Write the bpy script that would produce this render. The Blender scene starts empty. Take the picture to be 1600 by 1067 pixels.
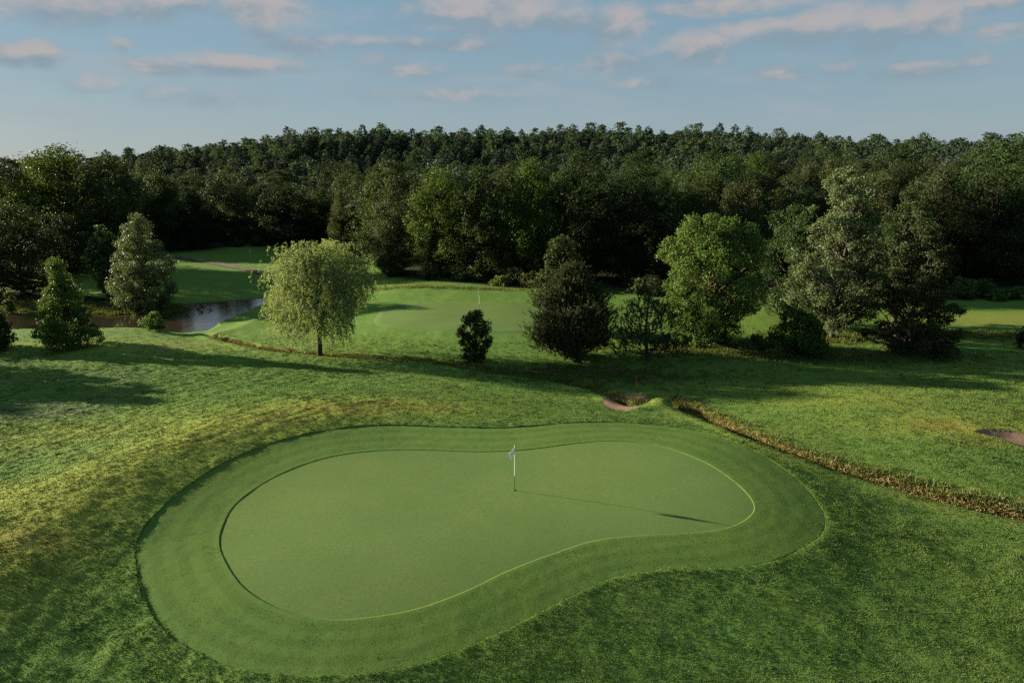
import bpy, math, numpy as np
from mathutils import Vector
R = math.radians
sc = bpy.context.scene
COL = sc.collection

# ------------------------------------------------------------------ camera
CAM_H, PITCH, F = 14.0, R(13.8), 1067.0          # F: focal length in pixels of the 1600 px wide frame
cd = bpy.data.cameras.new('camera'); cam = bpy.data.objects.new('camera', cd); COL.objects.link(cam)
cam.location = (0, 0, CAM_H); cam.rotation_euler = (R(90) - PITCH, 0, 0)
cd.sensor_width = 36.0; cd.lens = 36.0 * F / 1600.0; cd.clip_start = 0.5; cd.clip_end = 8000
sc.camera = cam
sc.view_settings.view_transform = 'Standard'; sc.view_settings.look = 'None'
sc.view_settings.gamma = 1.0; sc.view_settings.exposure = 2.05
sc.render.engine = 'CYCLES'
sc.cycles.max_bounces = 5; sc.cycles.diffuse_bounces = 3; sc.cycles.glossy_bounces = 2
sc.cycles.transmission_bounces = 3; sc.cycles.transparent_max_bounces = 6; sc.cycles.volume_bounces = 0
sc.cycles.use_denoising = False; sc.cycles.sample_clamp_indirect = 3.0; sc.cycles.sample_clamp_direct = 6.0

# ------------------------------------------------------------------ sun and sky
SUN_EL, SUN_AZ = R(13.8), R(72.0)                # azimuth measured from straight ahead (+Y) towards the left (-X)
SDIR = Vector((-math.sin(SUN_AZ) * math.cos(SUN_EL), math.cos(SUN_AZ) * math.cos(SUN_EL), math.sin(SUN_EL)))
sd = bpy.data.lights.new('sun', 'SUN'); sd.energy = 5.0; sd.angle = R(0.6); sd.color = (1.0, 0.88, 0.70)
so = bpy.data.objects.new('sun', sd); COL.objects.link(so); so.location = (-60, 20, 40)
so.rotation_euler = (-SDIR).to_track_quat('-Z', 'Y').to_euler()

class NT:
    """small helper to write node trees as expressions"""
    def __init__(s, tree): s.t = tree; s.n = tree.nodes; s.l = tree.links
    def new(s, typ, **kw):
        n = s.n.new(typ)
        for k, v in kw.items(): setattr(n, k, v)
        return n
    def put(s, sock, v):
        if isinstance(v, bpy.types.NodeSocket): s.l.new(v, sock)
        elif v is not None: sock.default_value = v
    def math(s, op, a, b=None, c=None, clamp=False):
        n = s.new('ShaderNodeMath', operation=op, use_clamp=clamp)
        for i, v in enumerate((a, b, c)):
            if v is not None: s.put(n.inputs[i], v)
        return n.outputs[0]
    def mix(s, f, a, b, blend='MIX'):
        n = s.new('ShaderNodeMix', data_type='RGBA', blend_type=blend)
        s.put(n.inputs[0], f); s.put(n.inputs[6], a); s.put(n.inputs[7], b)
        return n.outputs[2]
    def noise(s, vec, scale, detail=4, rough=0.55, dist=0.0):
        n = s.new('ShaderNodeTexNoise'); n.inputs['Scale'].default_value = scale
        n.inputs['Detail'].default_value = detail; n.inputs['Roughness'].default_value = rough
        n.inputs['Distortion'].default_value = dist
        if vec is not None: s.l.new(vec, n.inputs['Vector'])
        return n.outputs['Fac']
    def ramp(s, f, lo, hi, a=0.0, b=1.0, smooth=True):
        n = s.new('ShaderNodeMapRange', interpolation_type='SMOOTHSTEP' if smooth else 'LINEAR')
        s.put(n.inputs[0], f); s.put(n.inputs[1], lo); s.put(n.inputs[2], hi); s.put(n.inputs[3], a); s.put(n.inputs[4], b)
        return n.outputs[0]
    def comb(s, x, y, z):
        n = s.new('ShaderNodeCombineXYZ'); s.put(n.inputs[0], x); s.put(n.inputs[1], y); s.put(n.inputs[2], z)
        return n.outputs[0]

def px_dir(px, py):
    u = (px - 800.0) / F; v = (533.5 - py) / F
    d = np.array([u, math.cos(PITCH) + v * math.sin(PITCH), -math.sin(PITCH) + v * math.cos(PITCH)])
    return d / np.linalg.norm(d)

# clouds: a bank of cumulus fixed in the sky by azimuth and elevation: (x, y, half width, half height, density)
CLOUDS = [(60, 8, 110, 30, .8), (225, 6, 60, 24, .85), (290, 4, 40, 16, .8), (410, 10, 60, 34, .85), (408, 50, 32, 13, .5),
          (18, 88, 32, 17, .85), (62, 84, 32, 20, .95), (190, 70, 20, 11, .6), (250, 104, 60, 15, .75), (340, 101, 70, 17, .8),
          (410, 103, 80, 12, .55), (475, 68, 55, 20, .6), (560, 66, 60, 14, .35), (690, 70, 110, 12, .5), (770, 20, 120, 34, .85),
          (880, 30, 60, 22, .7), (965, 40, 46, 30, .85), (990, 96, 72, 19, .65), (1085, 78, 55, 24, .85), (1150, 10, 130, 14, .7),
          (1200, 44, 80, 16, .7), (1290, 40, 80, 30, .85), (1370, 46, 60, 34, .8), (1450, 34, 60, 30, .9), (1560, 48, 60, 12, .5),
          (1560, 4, 60, 12, .8), (150, 132, 60, 22, .3), (300, 150, 120, 20, .25), (640, 112, 80, 16, .25), (830, 112, 60, 16, .3),
          (1310, 108, 34, 20, .38), (1220, 115, 60, 14, .3), (1430, 110, 90, 16, .35), (1530, 92, 40, 16, .4), (700, 150, 160, 16, .2),
          (1190, 60, 60, 14, .4), (585, 92, 40, 10, .35), (1000, 130, 70, 14, .25), (-120, 60, 110, 40, .8), (1750, 60, 120, 40, .8)]
w = bpy.data.worlds.new('World'); sc.world = w; w.use_nodes = True
g = NT(w.node_tree); g.n.clear()
sky = g.new('ShaderNodeTexSky', sky_type='NISHITA', sun_disc=False, sun_elevation=SUN_EL, sun_rotation=-SUN_AZ,
            altitude=0.0, air_density=1.0, dust_density=0.6, ozone_density=1.6)
tc = g.new('ShaderNodeTexCoord'); sep = g.new('ShaderNodeSeparateXYZ'); g.l.new(tc.outputs['Generated'], sep.inputs[0])
az = g.math('ARCTAN2', sep.outputs[0], sep.outputs[1]); el = g.math('ARCSINE', sep.outputs[2])
pv = g.comb(az, g.math('MULTIPLY', el, 1.8), 0.0)
n1 = g.noise(pv, 13.0, 9, 0.6, 0.3); n2 = g.noise(g.comb(g.math('ADD', az, 0.010), g.math('MULTIPLY', g.math('SUBTRACT', el, 0.010), 1.8), 0.0), 13.0, 9, 0.6, 0.3)
dens = None; top = None
for (cx, cy, hw, hh, st) in CLOUDS:
    d = px_dir(cx, cy); a0 = math.atan2(d[0], d[1]); e0 = math.asin(d[2])
    d2 = px_dir(cx + hw, cy); da = abs(math.atan2(d2[0], d2[1]) - a0); de = abs(math.asin(px_dir(cx, cy - hh)[2]) - e0)
    X = g.math('DIVIDE', g.math('SUBTRACT', az, a0), da); Y = g.math('DIVIDE', g.math('SUBTRACT', el, e0), de)
    q = g.math('ADD', g.math('MULTIPLY', X, X), g.math('MULTIPLY', Y, Y))
    st = max(st, .34 + .55 * st)
    m = g.math('MULTIPLY', g.math('EXPONENT', g.math('MULTIPLY', q, -0.6)), st)
    ty = g.math('MULTIPLY', m, Y)
    dens = m if dens is None else g.math('MAXIMUM', dens, m)
    top = ty if top is None else g.math('ADD', top, ty)
body = g.math('ADD', dens, g.math('MULTIPLY', g.math('SUBTRACT', n1, 0.5), 1.5))
edge = g.math('MULTIPLY', g.ramp(body, 0.0, 0.78), g.ramp(dens, 0.05, 0.5))
soft = g.math('MULTIPLY', g.ramp(body, 0.0, 1.1), g.ramp(dens, 0.03, 0.6, 0.0, 0.8))
mask = g.math('MAXIMUM', edge, soft)
puff = g.math('MULTIPLY', g.math('SUBTRACT', n1, n2), 3.0)
lit = g.ramp(g.math('ADD', g.math('ADD', g.math('MULTIPLY', top, 1.1), puff), g.math('MULTIPLY', edge, 0.35)), -0.35, 0.8)
wisp = g.math('MULTIPLY', g.ramp(g.noise(g.comb(az, g.math('MULTIPLY', el, 4.5), 3.0), 5.0, 8, 0.62), 0.45, 0.75), g.ramp(el, 0.0, 0.10))
SKY_S = 0.056
low = g.ramp(el, -0.01, 0.26)
veil = g.mix(low, (1.22, 1.58, 1.78, 1), (0.82, 1.42, 1.86, 1))
base_sky = g.mix(0.92, sky.outputs[0], veil)     # hand-picked colour veil replaces most of the sky texture
c_cloud = g.mix(lit, (1.08, 1.45, 1.72, 1), (1.98, 1.86, 1.87, 1))
col = g.mix(g.math('MULTIPLY', wisp, 0.7), base_sky, (1.6, 1.85, 2.05, 1))
col = g.mix(g.math('MULTIPLY', mask, 0.9), col, c_cloud)
bg = g.new('ShaderNodeBackground'); g.l.new(col, bg.inputs[0]); bg.inputs[1].default_value = SKY_S
wo = g.new('ShaderNodeOutputWorld'); g.l.new(bg.outputs[0], wo.inputs[0])

# ------------------------------------------------------------------ numeric helpers
def vnoise(x, y, seed=0):
    xi = np.floor(x); yi = np.floor(y); fx = x - xi; fy = y - yi
    fx = fx * fx * fx * (fx * (fx * 6 - 15) + 10); fy = fy * fy * fy * (fy * (fy * 6 - 15) + 10)
    def h(a, b):
        n = (a.astype(np.int64) * 374761393 + b.astype(np.int64) * 668265263 + seed * 1274126177) & 0xffffffff
        n = ((n ^ (n >> 13)) * 1274126177) & 0xffffffff
        return ((n ^ (n >> 16)) & 0xffff) / 65535.0
    a = h(xi, yi); b = h(xi + 1, yi); c = h(xi, yi + 1); d = h(xi + 1, yi + 1)
    return (a * (1 - fx) + b * fx) * (1 - fy) + (c * (1 - fx) + d * fx) * fy - 0.5
def sstep(a, b, x):
    t = np.clip((x - a) / (b - a), 0, 1); return t * t * (3 - 2 * t)
def on_plane(px, py, z):
    d = px_dir(px, py); t = (z - CAM_H) / d[2]
    return d[0] * t, d[1] * t

# ------------------------------------------------------------------ the lie of the land (control heights in metres)
CP = [  # photo pixel and height
    (350, 850, .05), (450, 760, .12), (560, 710, .15), (700, 710, .08), (803, 766, 0), (980, 692, .0), (1100, 730, -.02), (1180, 790, -.06),
    (500, 965, -.12), (620, 880, 0), (800, 900, -.12), (1000, 840, -.15), (330, 760, .12), (230, 850, .12), (300, 990, -.25), (240, 930, -.0),
    (420, 690, .28), (600, 662, .15), (760, 668, .02), (900, 660, -.1), (550, 1058, -.55), (800, 980, -.45), (1000, 905, -.42), (1200, 882, -.45), (1290, 830, -.45),
    (1150, 690, -.25), (1250, 760, -.4),
    (560, 634, .68), (420, 650, .74), (300, 682, .80), (180, 742, .80), (80, 815, .62), (0, 885, .42), (-120, 960, .3), (740, 640, .25),
    (180, 860, .14), (120, 930, -.02), (40, 980, -.25), (180, 1030, -.5), (60, 1066, -.65), (330, 1066, -.6), (-150, 1060, -.7),
    (150, 690, -1.0), (20, 740, -1.15), (0, 660, -1.7), (150, 620, -1.75), (300, 630, -1.0), (420, 610, -.9), (560, 605, -.7), (-200, 700, -2.2), (-250, 600, -2.6),
    (700, 612, -.75), (850, 635, -.7), (960, 650, -.9), (1080, 665, -1.05),
    (950, 1040, -.95), (1150, 960, -.95), (1350, 900, -1.0), (1300, 1050, -1.3), (1550, 1000, -1.45), (1500, 880, -1.2), (1590, 830, -1.35), (1400, 790, -1.2), (1800, 950, -1.6),
    (1200, 700, -1.0), (1320, 680, -1.05), (1300, 640, -1.0), (1450, 700, -1.0), (1560, 740, -1.2), (1480, 655, -.85), (1590, 650, -1.1), (1400, 615, -1.0), (1600, 600, -1.1), (1200, 615, -1.2), (1800, 700, -1.6),
    (108, 545, -1.75), (230, 517, -1.75), (330, 540, -1.75), (200, 580, -1.7), (40, 560, -2.0), (0, 520, -2.0), (400, 580, -1.5), (500, 558, -1.6), (-150, 560, -2.4),
    (420, 520, -2.3), (470, 500, -2.2), (560, 530, -1.6), (640, 510, -1.0), (650, 480, -.5), (750, 490, -.55), (800, 520, -1.0), (700, 464, .0), (600, 460, -.1), (820, 470, -.2), (700, 545, -1.5),
    (750, 575, -1.6), (900, 580, -1.6), (893, 560, -1.5), (1010, 565, -1.5), (1103, 540, -1.2), (1300, 525, -1.3), (1240, 560, -1.4), (1420, 548, -1.5), (1050, 600, -1.5), (1200, 580, -1.4), (1350, 575, -1.5), (1580, 560, -1.5),
    (960, 500, -1.0), (1190, 500, -1.0), (1550, 515, -1.7), (1550, 482, -.9), (1700, 490, -1.0),
    (350, 408, -1.8), (300, 425, -2.2), (420, 440, -2.2), (440, 408, -1.6), (330, 455, -2.6), (280, 412, -1.9), (520, 440, -1.6),
]
CW = [  # plain metres x, y, z
    (0, 5, -2.5), (0, -30, -3.5), (-30, 10, -3), (35, 10, -3.5), (-80, 40, -3), (80, 40, -2), (-120, 0, -3), (120, 0, -2), (0, -150, -4),
    (-62, 90, -2.4), (-75, 105, -1.5), (-90, 90, -2.4), (-45, 112, -2.3), (-25, 112, -1.6), (-45, 150, -1.2), (-30, 150, -.2), (-70, 150, -1.0), (-55, 175, -.6), (0, 92, -.8), (25, 86, -1), (60, 84, -.8), (90, 90, 0), (-60, 125, -2), (-95, 130, .3),
    (0, 110, .2), (40, 105, .3), (90, 115, 1.5), (0, 150, .2), (60, 150, 2.2), (120, 150, 3.5), (-80, 180, -.8), (-140, 160, 1.5), (0, 190, 0), (70, 190, 3.0), (-55, 205, -1.5),
    (0, 228, 1.0), (-60, 228, -.8), (-140, 230, -.5), (90, 225, 5.5), (170, 220, 6), (10, 275, 11), (-65, 272, 8.5), (-130, 270, 4.5), (95, 270, 13),
    (20, 330, 24), (-50, 325, 23), (-100, 320, 21), (-160, 315, 13), (-230, 320, 7), (90, 320, 22.5), (150, 310, 18.5), (230, 320, 18.5), (320, 320, 18.5),
    (0, 430, 20), (-200, 430, 11), (200, 430, 14), (0, 600, 8), (-400, 500, 6), (400, 500, 6), (0, 1200, 0), (-1200, 0, 0), (1200, 0, 0), (0, -1200, 0), (-900, 900, 0), (900, 900, 0),
]
pts = [(*on_plane(a, b, z), z) for a, b, z in CP] + CW
P = np.array(pts); PC = 5.0
def mq(dx, dy): return np.sqrt(dx * dx + dy * dy + PC * PC)
A = mq(P[:, 0][:, None] - P[:, 0][None], P[:, 1][:, None] - P[:, 1][None])
A[np.diag_indices(len(P))] -= 0.35                                 # a little smoothing
zm = -1.0
WT = np.linalg.solve(A, P[:, 2] - zm)
def base_h(x, y):
    x = np.asarray(x, float); y = np.asarray(y, float); sh = x.shape; x = x.ravel(); y = y.ravel(); out = np.empty(len(x))
    for i in range(0, len(x), 60000):
        s = slice(i, i + 60000); out[s] = mq(x[s][:, None] - P[:, 0], y[s][:, None] - P[:, 1]) @ WT
    r = np.hypot(x, y - 100)
    out = np.clip(out + zm, -5, 27) ; out = out * (1 - sstep(500, 1000, r))
    return out.reshape(sh)
def at(px, py, h=None):
    d = px_dir(px, py); t = np.geomspace(8, 900, 700); h = h or base_h
    dz = CAM_H + d[2] * t - h(d[0] * t, d[1] * t); k = np.argmax(dz < 0)
    if dz[k] >= 0: k = 699
    f = dz[k - 1] / (dz[k - 1] - dz[k]); tt = t[k - 1] + f * (t[k] - t[k - 1])
    return d[0] * tt, d[1] * tt
def curve(pix, n=24, closed=False, fn=at):
    """smooth curve through photo pixels, laid on the ground"""
    q = np.array([fn(a, b) for a, b in pix]); m = len(q); out = []
    idx = range(m) if closed else range(m - 1)
    for i in idx:
        p0, p1, p2, p3 = (q[(i + k) % m] if closed else q[min(max(i + k, 0), m - 1)] for k in (-1, 0, 1, 2))
        for t in np.linspace(0, 1, n, endpoint=False):
            out.append(.5 * ((2 * p1) + (p2 - p0) * t + (2 * p0 - 5 * p1 + 4 * p2 - p3) * t * t + (3 * p1 - p0 - 3 * p2 + p3) * t ** 3))
    if not closed: out.append(q[-1])
    return np.array(out)
def line_dist(x, y, line):
    """distance to a polyline, side (>0 on its left) and position along it"""
    best = np.full(x.shape, 1e9); side = np.zeros(x.shape); along = np.zeros(x.shape); L = 0
    for a, b in zip(line[:-1], line[1:]):
        d = b - a; l2 = d @ d + 1e-12; t = np.clip(((x - a[0]) * d[0] + (y - a[1]) * d[1]) / l2, 0, 1)
        ex = x - a[0] - t * d[0]; ey = y - a[1] - t * d[1]; ds = np.hypot(ex, ey); m = ds < best
        best[m] = ds[m]; side[m] = np.sign(d[0] * ey - d[1] * ex)[m]; along[m] = (L + t * math.sqrt(l2))[m]; L += math.sqrt(l2)
    return best, side, along
def inside(x, y, poly):
    r = np.zeros(x.shape, bool); n = len(poly)
    for i in range(n):
        a = poly[i]; b = poly[i - 1]
        c = ((a[1] > y) != (b[1] > y)) & (x < (b[0] - a[0]) * (y - a[1]) / (b[1] - a[1] + 1e-12) + a[0]); r ^= c
    return r

GREEN_PX = [(345, 855), (352, 815), (375, 782), (430, 745), (500, 718), (570, 706), (650, 703), (750, 706), (830, 702), (900, 693), (965, 689),
            (1030, 697), (1100, 722), (1150, 755), (1176, 785), (1172, 805), (1140, 823), (1080, 832), (1000, 836), (930, 844), (860, 866), (790, 893), (730, 922),
            (650, 951), (560, 966), (490, 965), (425, 945), (375, 910)]
APRON_PX = [(215, 905), (214, 850), (235, 812), (290, 762), (360, 718), (440, 688), (520, 671), (600, 664), (690, 667), (770, 669), (840, 665), (910, 660), (1000, 662), (1090, 674),
            (1170, 700), (1240, 745), (1284, 795), (1288, 828), (1262, 852), (1200, 879), (1120, 888), (1040, 891), (960, 903), (880, 938), (800, 980), (720, 1015), (640, 1042), (550, 1056), (460, 1057), (380, 1048),
            (320, 1028), (260, 990), (230, 950)]
green_c = curve(GREEN_PX, 16, True); apron_c = curve(APRON_PX, 16, True)
GC = np.array(at(735, 795))                                        # centre of the green
NA = 1500
TH = np.linspace(-math.pi, math.pi, NA, endpoint=False)
def polar(c):
    a = np.arctan2(c[:, 1] - GC[1], c[:, 0] - GC[0]); r = np.hypot(c[:, 0] - GC[0], c[:, 1] - GC[1]); o = np.argsort(a)
    return np.interp(TH, a[o], r[o], period=2 * math.pi)
RG, RA = polar(green_c), polar(apron_c)
RA = RA + .05 * vnoise(TH * RA / .35, TH * 0, 61) + .04 * vnoise(TH * RA / .12, TH * 0, 62)

ditch_a = curve([(1032, 625), (1060, 637), (1100, 652), (1150, 672), (1200, 694), (1300, 729), (1400, 759), (1500, 786), (1600, 807), (1800, 850)], 8)
ditch_b = curve([(318, 517), (360, 533), (420, 546), (500, 554), (600, 561), (700, 570), (760, 580), (850, 592), (940, 613), (990, 634), (1032, 625)], 8)
soil_px = [(942, 629), (963, 616), (1003, 619), (1013, 632), (986, 643), (953, 640)]
bunker = curve([(1525, 676), (1560, 674), (1600, 680), (1680, 700), (1720, 725), (1660, 720), (1600, 702), (1560, 688)], 6, True)
soil = curve(soil_px, 6, True)
knob = at(1028, 634)
WATER_Z = -3.0
wp = lambda a, b: on_plane(a, b, WATER_Z)
pond = curve([(-260, 540), (-100, 528), (60, 524), (230, 523), (318, 519), (345, 505), (385, 488), (424, 470), (440, 460), (424, 464), (380, 467), (330, 471), (285, 474), (230, 474), (170, 466),
              (100, 458), (0, 454), (-150, 452), (-300, 470)], 6, True, wp)
path_l = curve([(225, 396), (290, 405), (340, 413), (390, 423), (440, 435), (480, 444)], 6)
fg_poly = curve([(590, 512), (585, 490), (610, 478), (680, 473), (760, 473), (830, 480), (880, 492), (880, 515), (800, 522), (700, 520)], 8, True)   # the second green
def height(x, y, rough=True):
    """ground height with ditches, pond, hollows and the unevenness of the rough"""
    z = base_h(x, y); d0 = np.hypot(x, y)
    z = z + .10 * vnoise(x / 5, y / 5, 3) * sstep(18, 40, np.hypot(x - GC[0], y - GC[1]))
    near = d0 < 140
    xn, yn = x[near], y[near]; zn = z[near]
    kd = np.hypot(xn - knob[0], yn - knob[1]); zn = zn + .38 * np.exp(-(kd / 1.5) ** 2)
    for line, depth, wid in ((ditch_a, .75, .75), (ditch_b, .55, .6)):
        ds, side, al = line_dist(xn, yn, line)
        dd = ds * np.where(side > 0, 1.0, 1.6)                     # steep near bank, easy far bank
        zn = zn - depth * (1 - sstep(.15, wid * 1.6, dd)) * (.8 + .6 * vnoise(al / 3, al * 0 + 7, 4))
        zn = zn + .10 * np.exp(-((ds - 1.2) / .5) ** 2) * (side < 0)
    for poly, dep in ((bunker, .2), (soil, .06)):
        ins = inside(xn, yn, poly); ds, _, _ = line_dist(xn, yn, np.vstack([poly, poly[:1]]))
        zn = zn - dep * np.where(ins, sstep(-.05, .9, ds), 0) + .3 * dep * np.where(~ins, np.exp(-(ds / .6) ** 2), 0)
    ins = inside(xn, yn, pond); ds, _, _ = line_dist(xn, yn, np.vstack([pond, pond[:1]]))
    zn = np.where(ins, np.minimum(zn, WATER_Z - .05 - .25 * np.minimum(ds, 4)), np.maximum(np.minimum(zn, WATER_Z + .12 + (.06 + .5 * sstep(-33, -42, xn) * (yn < 80)) * ds + .02 * ds * ds * (ds < 40) + 9 * (ds >= 40)), WATER_Z + .03 + .12 * np.minimum(ds, 2.0)))
    z[near] = zn
    return z
def rough_h(x, y):
    d = np.hypot(x, y); k = 1 - sstep(70, 140, d)
    a_ = x * .68 + y * .74; b_ = y * .68 - x * .74
    furrow = .05 * vnoise(a_ / 2.4, b_ / .38, 14) + .035 * vnoise(a_ / 1.1, b_ / .2, 15)
    return k * (furrow * sstep(-4, -13, x) * sstep(60, 50, y) * sstep(27, 35, y) * sstep(.5, 3.0, np.hypot(x - GC[0], y - GC[1]) - np.interp(np.arctan2(y - GC[1], x - GC[0]), TH, RA, period=2 * math.pi)) + (.045 * vnoise(x / 1.0 + .3 * y / 1.3, y / 1.3, 11) + .02 * vnoise(x / .4, y / .5, 12)) * (.6 + .8 * sstep(-2, -14, x)) + .012 * vnoise(x / .17, y / .2, 13))
def gz(x, y): return float(height(np.array([float(x)]), np.array([float(y)]))[0])

# ------------------------------------------------------------------ mesh helpers
def mesh_obj(name, v, f, mat, parent=None, smooth=False, link=True):
    me = bpy.data.meshes.new(name); v = np.asarray(v, np.float32); f = np.asarray(f, np.int32); k = f.shape[1]
    me.vertices.add(len(v)); me.vertices.foreach_set('co', v.ravel())
    me.loops.add(f.size); me.loops.foreach_set('vertex_index', f.ravel())
    me.polygons.add(len(f)); me.polygons.foreach_set('loop_start', np.arange(0, f.size, k, dtype=np.int32))
    if smooth: me.polygons.foreach_set('use_smooth', np.ones(len(f), bool))
    me.update(calc_edges=True)
    for m in (mat if isinstance(mat, (list, tuple)) else [mat]): me.materials.append(m)
    o = bpy.data.objects.new(name, me)
    if link: COL.objects.link(o)
    if parent: o.parent = parent
    return o
def tag(o, label=None, cat=None, group=None, kind=None):
    for k, v in (('label', label), ('category', cat), ('group', group), ('kind', kind)):
        if v: o[k] = v
    return o
def empty(name, loc, label, cat, group=None):
    o = bpy.data.objects.new(name, None); COL.objects.link(o); o.location = loc; o.empty_display_size = .3
    return tag(o, label, cat, group)
def attr(o, name, vals):
    a = o.data.attributes.new(name, 'FLOAT', 'POINT'); a.data.foreach_set('value', np.asarray(vals, np.float32))
class Geo:
    """collects tubes and quads into one mesh"""
    def __init__(s): s.v = []; s.f = []; s.n = 0
    def add(s, v, f): s.v.append(np.asarray(v, float)); s.f.append(np.asarray(f, int) + s.n); s.n += len(v)
    def tube(s, path, rad, k=7):
        path = np.asarray(path, float); m = len(path); v = []; 
        for i in range(m):
            t = path[min(i + 1, m - 1)] - path[max(i - 1, 0)]; t /= np.linalg.norm(t) + 1e-9
            a = np.cross(t, (1, 0, 0) if abs(t[0]) < .8 else (0, 1, 0)); a /= np.linalg.norm(a); b = np.cross(t, a)
            an = np.linspace(0, 2 * math.pi, k, endpoint=False)
            v.append(path[i] + rad[i] * (np.cos(an)[:, None] * a + np.sin(an)[:, None] * b))
        v = np.vstack(v); f = [(i * k + j, i * k + (j + 1) % k, (i + 1) * k + (j + 1) % k, (i + 1) * k + j) for i in range(m - 1) for j in range(k)]
        s.add(v, f)
    def build(s, name, mat, parent=None, smooth=True, link=True): return mesh_obj(name, np.vstack(s.v), np.vstack(s.f), mat, parent, smooth, link)
def unit(a): return a / (np.linalg.norm(a, axis=-1, keepdims=True) + 1e-9)
def leaf_quads(c, nrm, along, ln, wd):
    """one diamond shaped leaf face per centre; nrm: facing, along: long axis"""
    t = unit(along - nrm * np.sum(along * nrm, axis=1, keepdims=True)); b = np.cross(nrm, t)
    ln = np.broadcast_to(np.asarray(ln, float), (len(c),))[:, None]; wd = np.broadcast_to(np.asarray(wd, float), (len(c),))[:, None]
    v = np.stack([c - t * ln * .5, c + b * wd * .5, c + t * ln * .5, c - b * wd * .5], 1).reshape(-1, 3)
    return v, np.arange(len(c) * 4).reshape(-1, 4)

# ------------------------------------------------------------------ materials
def material(name):
    m = bpy.data.materials.new(name); m.use_nodes = True; t = NT(m.node_tree); t.n.clear()
    out = t.new('ShaderNodeOutputMaterial'); return m, t, out
def bsdf(t, out, col, rough=.8, spec=.2, normal=None):
    b = t.new('ShaderNodeBsdfPrincipled'); t.put(b.inputs['Base Color'], col); t.put(b.inputs['Roughness'], rough); b.inputs['Specular IOR Level'].default_value = spec
    if normal is not None: t.l.new(normal, b.inputs['Normal'])
    t.l.new(b.outputs[0], out.inputs[0]); return b
def bump(t, h, strength, dist):
    n = t.new('ShaderNodeBump'); n.inputs['Strength'].default_value = strength; n.inputs['Distance'].default_value = dist
    t.l.new(h, n.inputs['Height']); return n.outputs[0]
def grass_mat(name, ca, cb, big, fine, bstr, bdist, zones=False, mot=1.0):
    m, t, out = material(name); g_ = t.new('ShaderNodeNewGeometry'); pos = g_.outputs['Position']
    f1 = t.noise(pos, big, 5, .6); f2 = t.noise(pos, fine, 3, .6); f3 = t.noise(pos, .09, 3, .5)
    c = t.mix(t.ramp(f1, .3, .7), ca, cb)
    c = t.mix(t.ramp(f3, .35, .65, 0, .7 * mot), c, tuple(v * k for v, k in zip(ca[:3], (1.35, 1.08, .75))) + (1,))
    f4 = t.noise(pos, .33, 4, .6); c = t.mix(t.ramp(f4, .42, .68, 0, .5 * mot), c, tuple(v * k for v, k in zip(ca[:3], (.72, .86, .95))) + (1,))
    c = t.mix(t.ramp(f2, .3, .75, 0, .5), c, tuple(v * .55 for v in ca[:3]) + (1,))
    if zones == 'marks':
        vo = t.new('ShaderNodeTexVoronoi'); vo.inputs['Scale'].default_value = .55; t.l.new(pos, vo.inputs['Vector'])
        c = t.mix(t.ramp(vo.outputs['Distance'], .035, .06, .30, 0), c, (.16, .165, .075, 1))                   # old hole plugs
        vo2 = t.new('ShaderNodeTexVoronoi'); vo2.inputs['Scale'].default_value = 1.7; t.l.new(pos, vo2.inputs['Vector'])
        c = t.mix(t.math('MULTIPLY', t.ramp(vo2.outputs['Distance'], .03, .06, .6, 0), t.ramp(f1, .5, .55)), c, (.05, .075, .022, 1))   # pitch marks
        c = t.mix(t.ramp(t.noise(pos, .8, 5, .65, .6), .4, .66, 0, .4), c, (.076, .132, .040, 1))
    if zones == 'laps':
        lp = t.new('ShaderNodeAttribute', attribute_name='lap').outputs['Fac']
        sw = t.math('SINE', t.math('ADD', t.math('MULTIPLY', lp, 22.0), t.math('MULTIPLY', f1, 1.6)))
        c = t.mix(t.ramp(sw, -.6, .6, 0, .32), c, tuple(v * 1.35 for v in ca[:3]) + (1,))
    if zones == 'blade':
        a = t.new('ShaderNodeAttribute', attribute_name='dry').outputs['Fac']
        gd = t.new('ShaderNodeAttribute', attribute_name='sunlit_gold').outputs['Fac']; c = t.mix(t.math('MULTIPLY', gd, .8), c, (.250, .270, .044, 1))
        k = t.ramp(t.math('ADD', a, t.math('MULTIPLY', t.math('SUBTRACT', f1, .5), t.math('MULTIPLY', a, 1.6))), .1, .9)
        c = t.mix(t.math('MULTIPLY', k, .4), c, (.20, .16, .035, 1))
        c = t.mix(t.new('ShaderNodeNewGeometry').outputs['Random Per Island'], c, t.mix(.5, c, (.16, .17, .05, 1)))
    elif zones is True:
        gd = t.new('ShaderNodeAttribute', attribute_name='sunlit_gold').outputs['Fac']; c = t.mix(t.math('MULTIPLY', gd, .8), c, (.210, .225, .038, 1))
        a = t.new('ShaderNodeAttribute', attribute_name='dry').outputs['Fac']
        k = t.ramp(t.math('ADD', a, t.math('MULTIPLY', t.math('SUBTRACT', f1, .5), t.math('MULTIPLY', a, 1.6))), .1, .9)
        c = t.mix(t.math('MULTIPLY', k, .5), c, (.17, .135, .032, 1))
        s_ = t.new('ShaderNodeAttribute', attribute_name='soil').outputs['Fac']
        k = t.ramp(t.math('ADD', s_, t.math('MULTIPLY', t.math('SUBTRACT', f2, .5), .5)), .35, .6)
        c = t.mix(k, c, t.mix(f2, (.12, .078, .050, 1), (.22, .145, .098, 1)))
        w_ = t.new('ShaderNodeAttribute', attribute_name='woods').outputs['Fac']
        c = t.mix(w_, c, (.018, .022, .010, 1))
        l_ = t.new('ShaderNodeAttribute', attribute_name='pale').outputs['Fac']
        c = t.mix(t.ramp(t.math('ADD', l_, t.math('MULTIPLY', t.math('SUBTRACT', f1, .5), l_)), .2, 1.0, 0, .6), c, (.12, .13, .075, 1))
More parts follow.
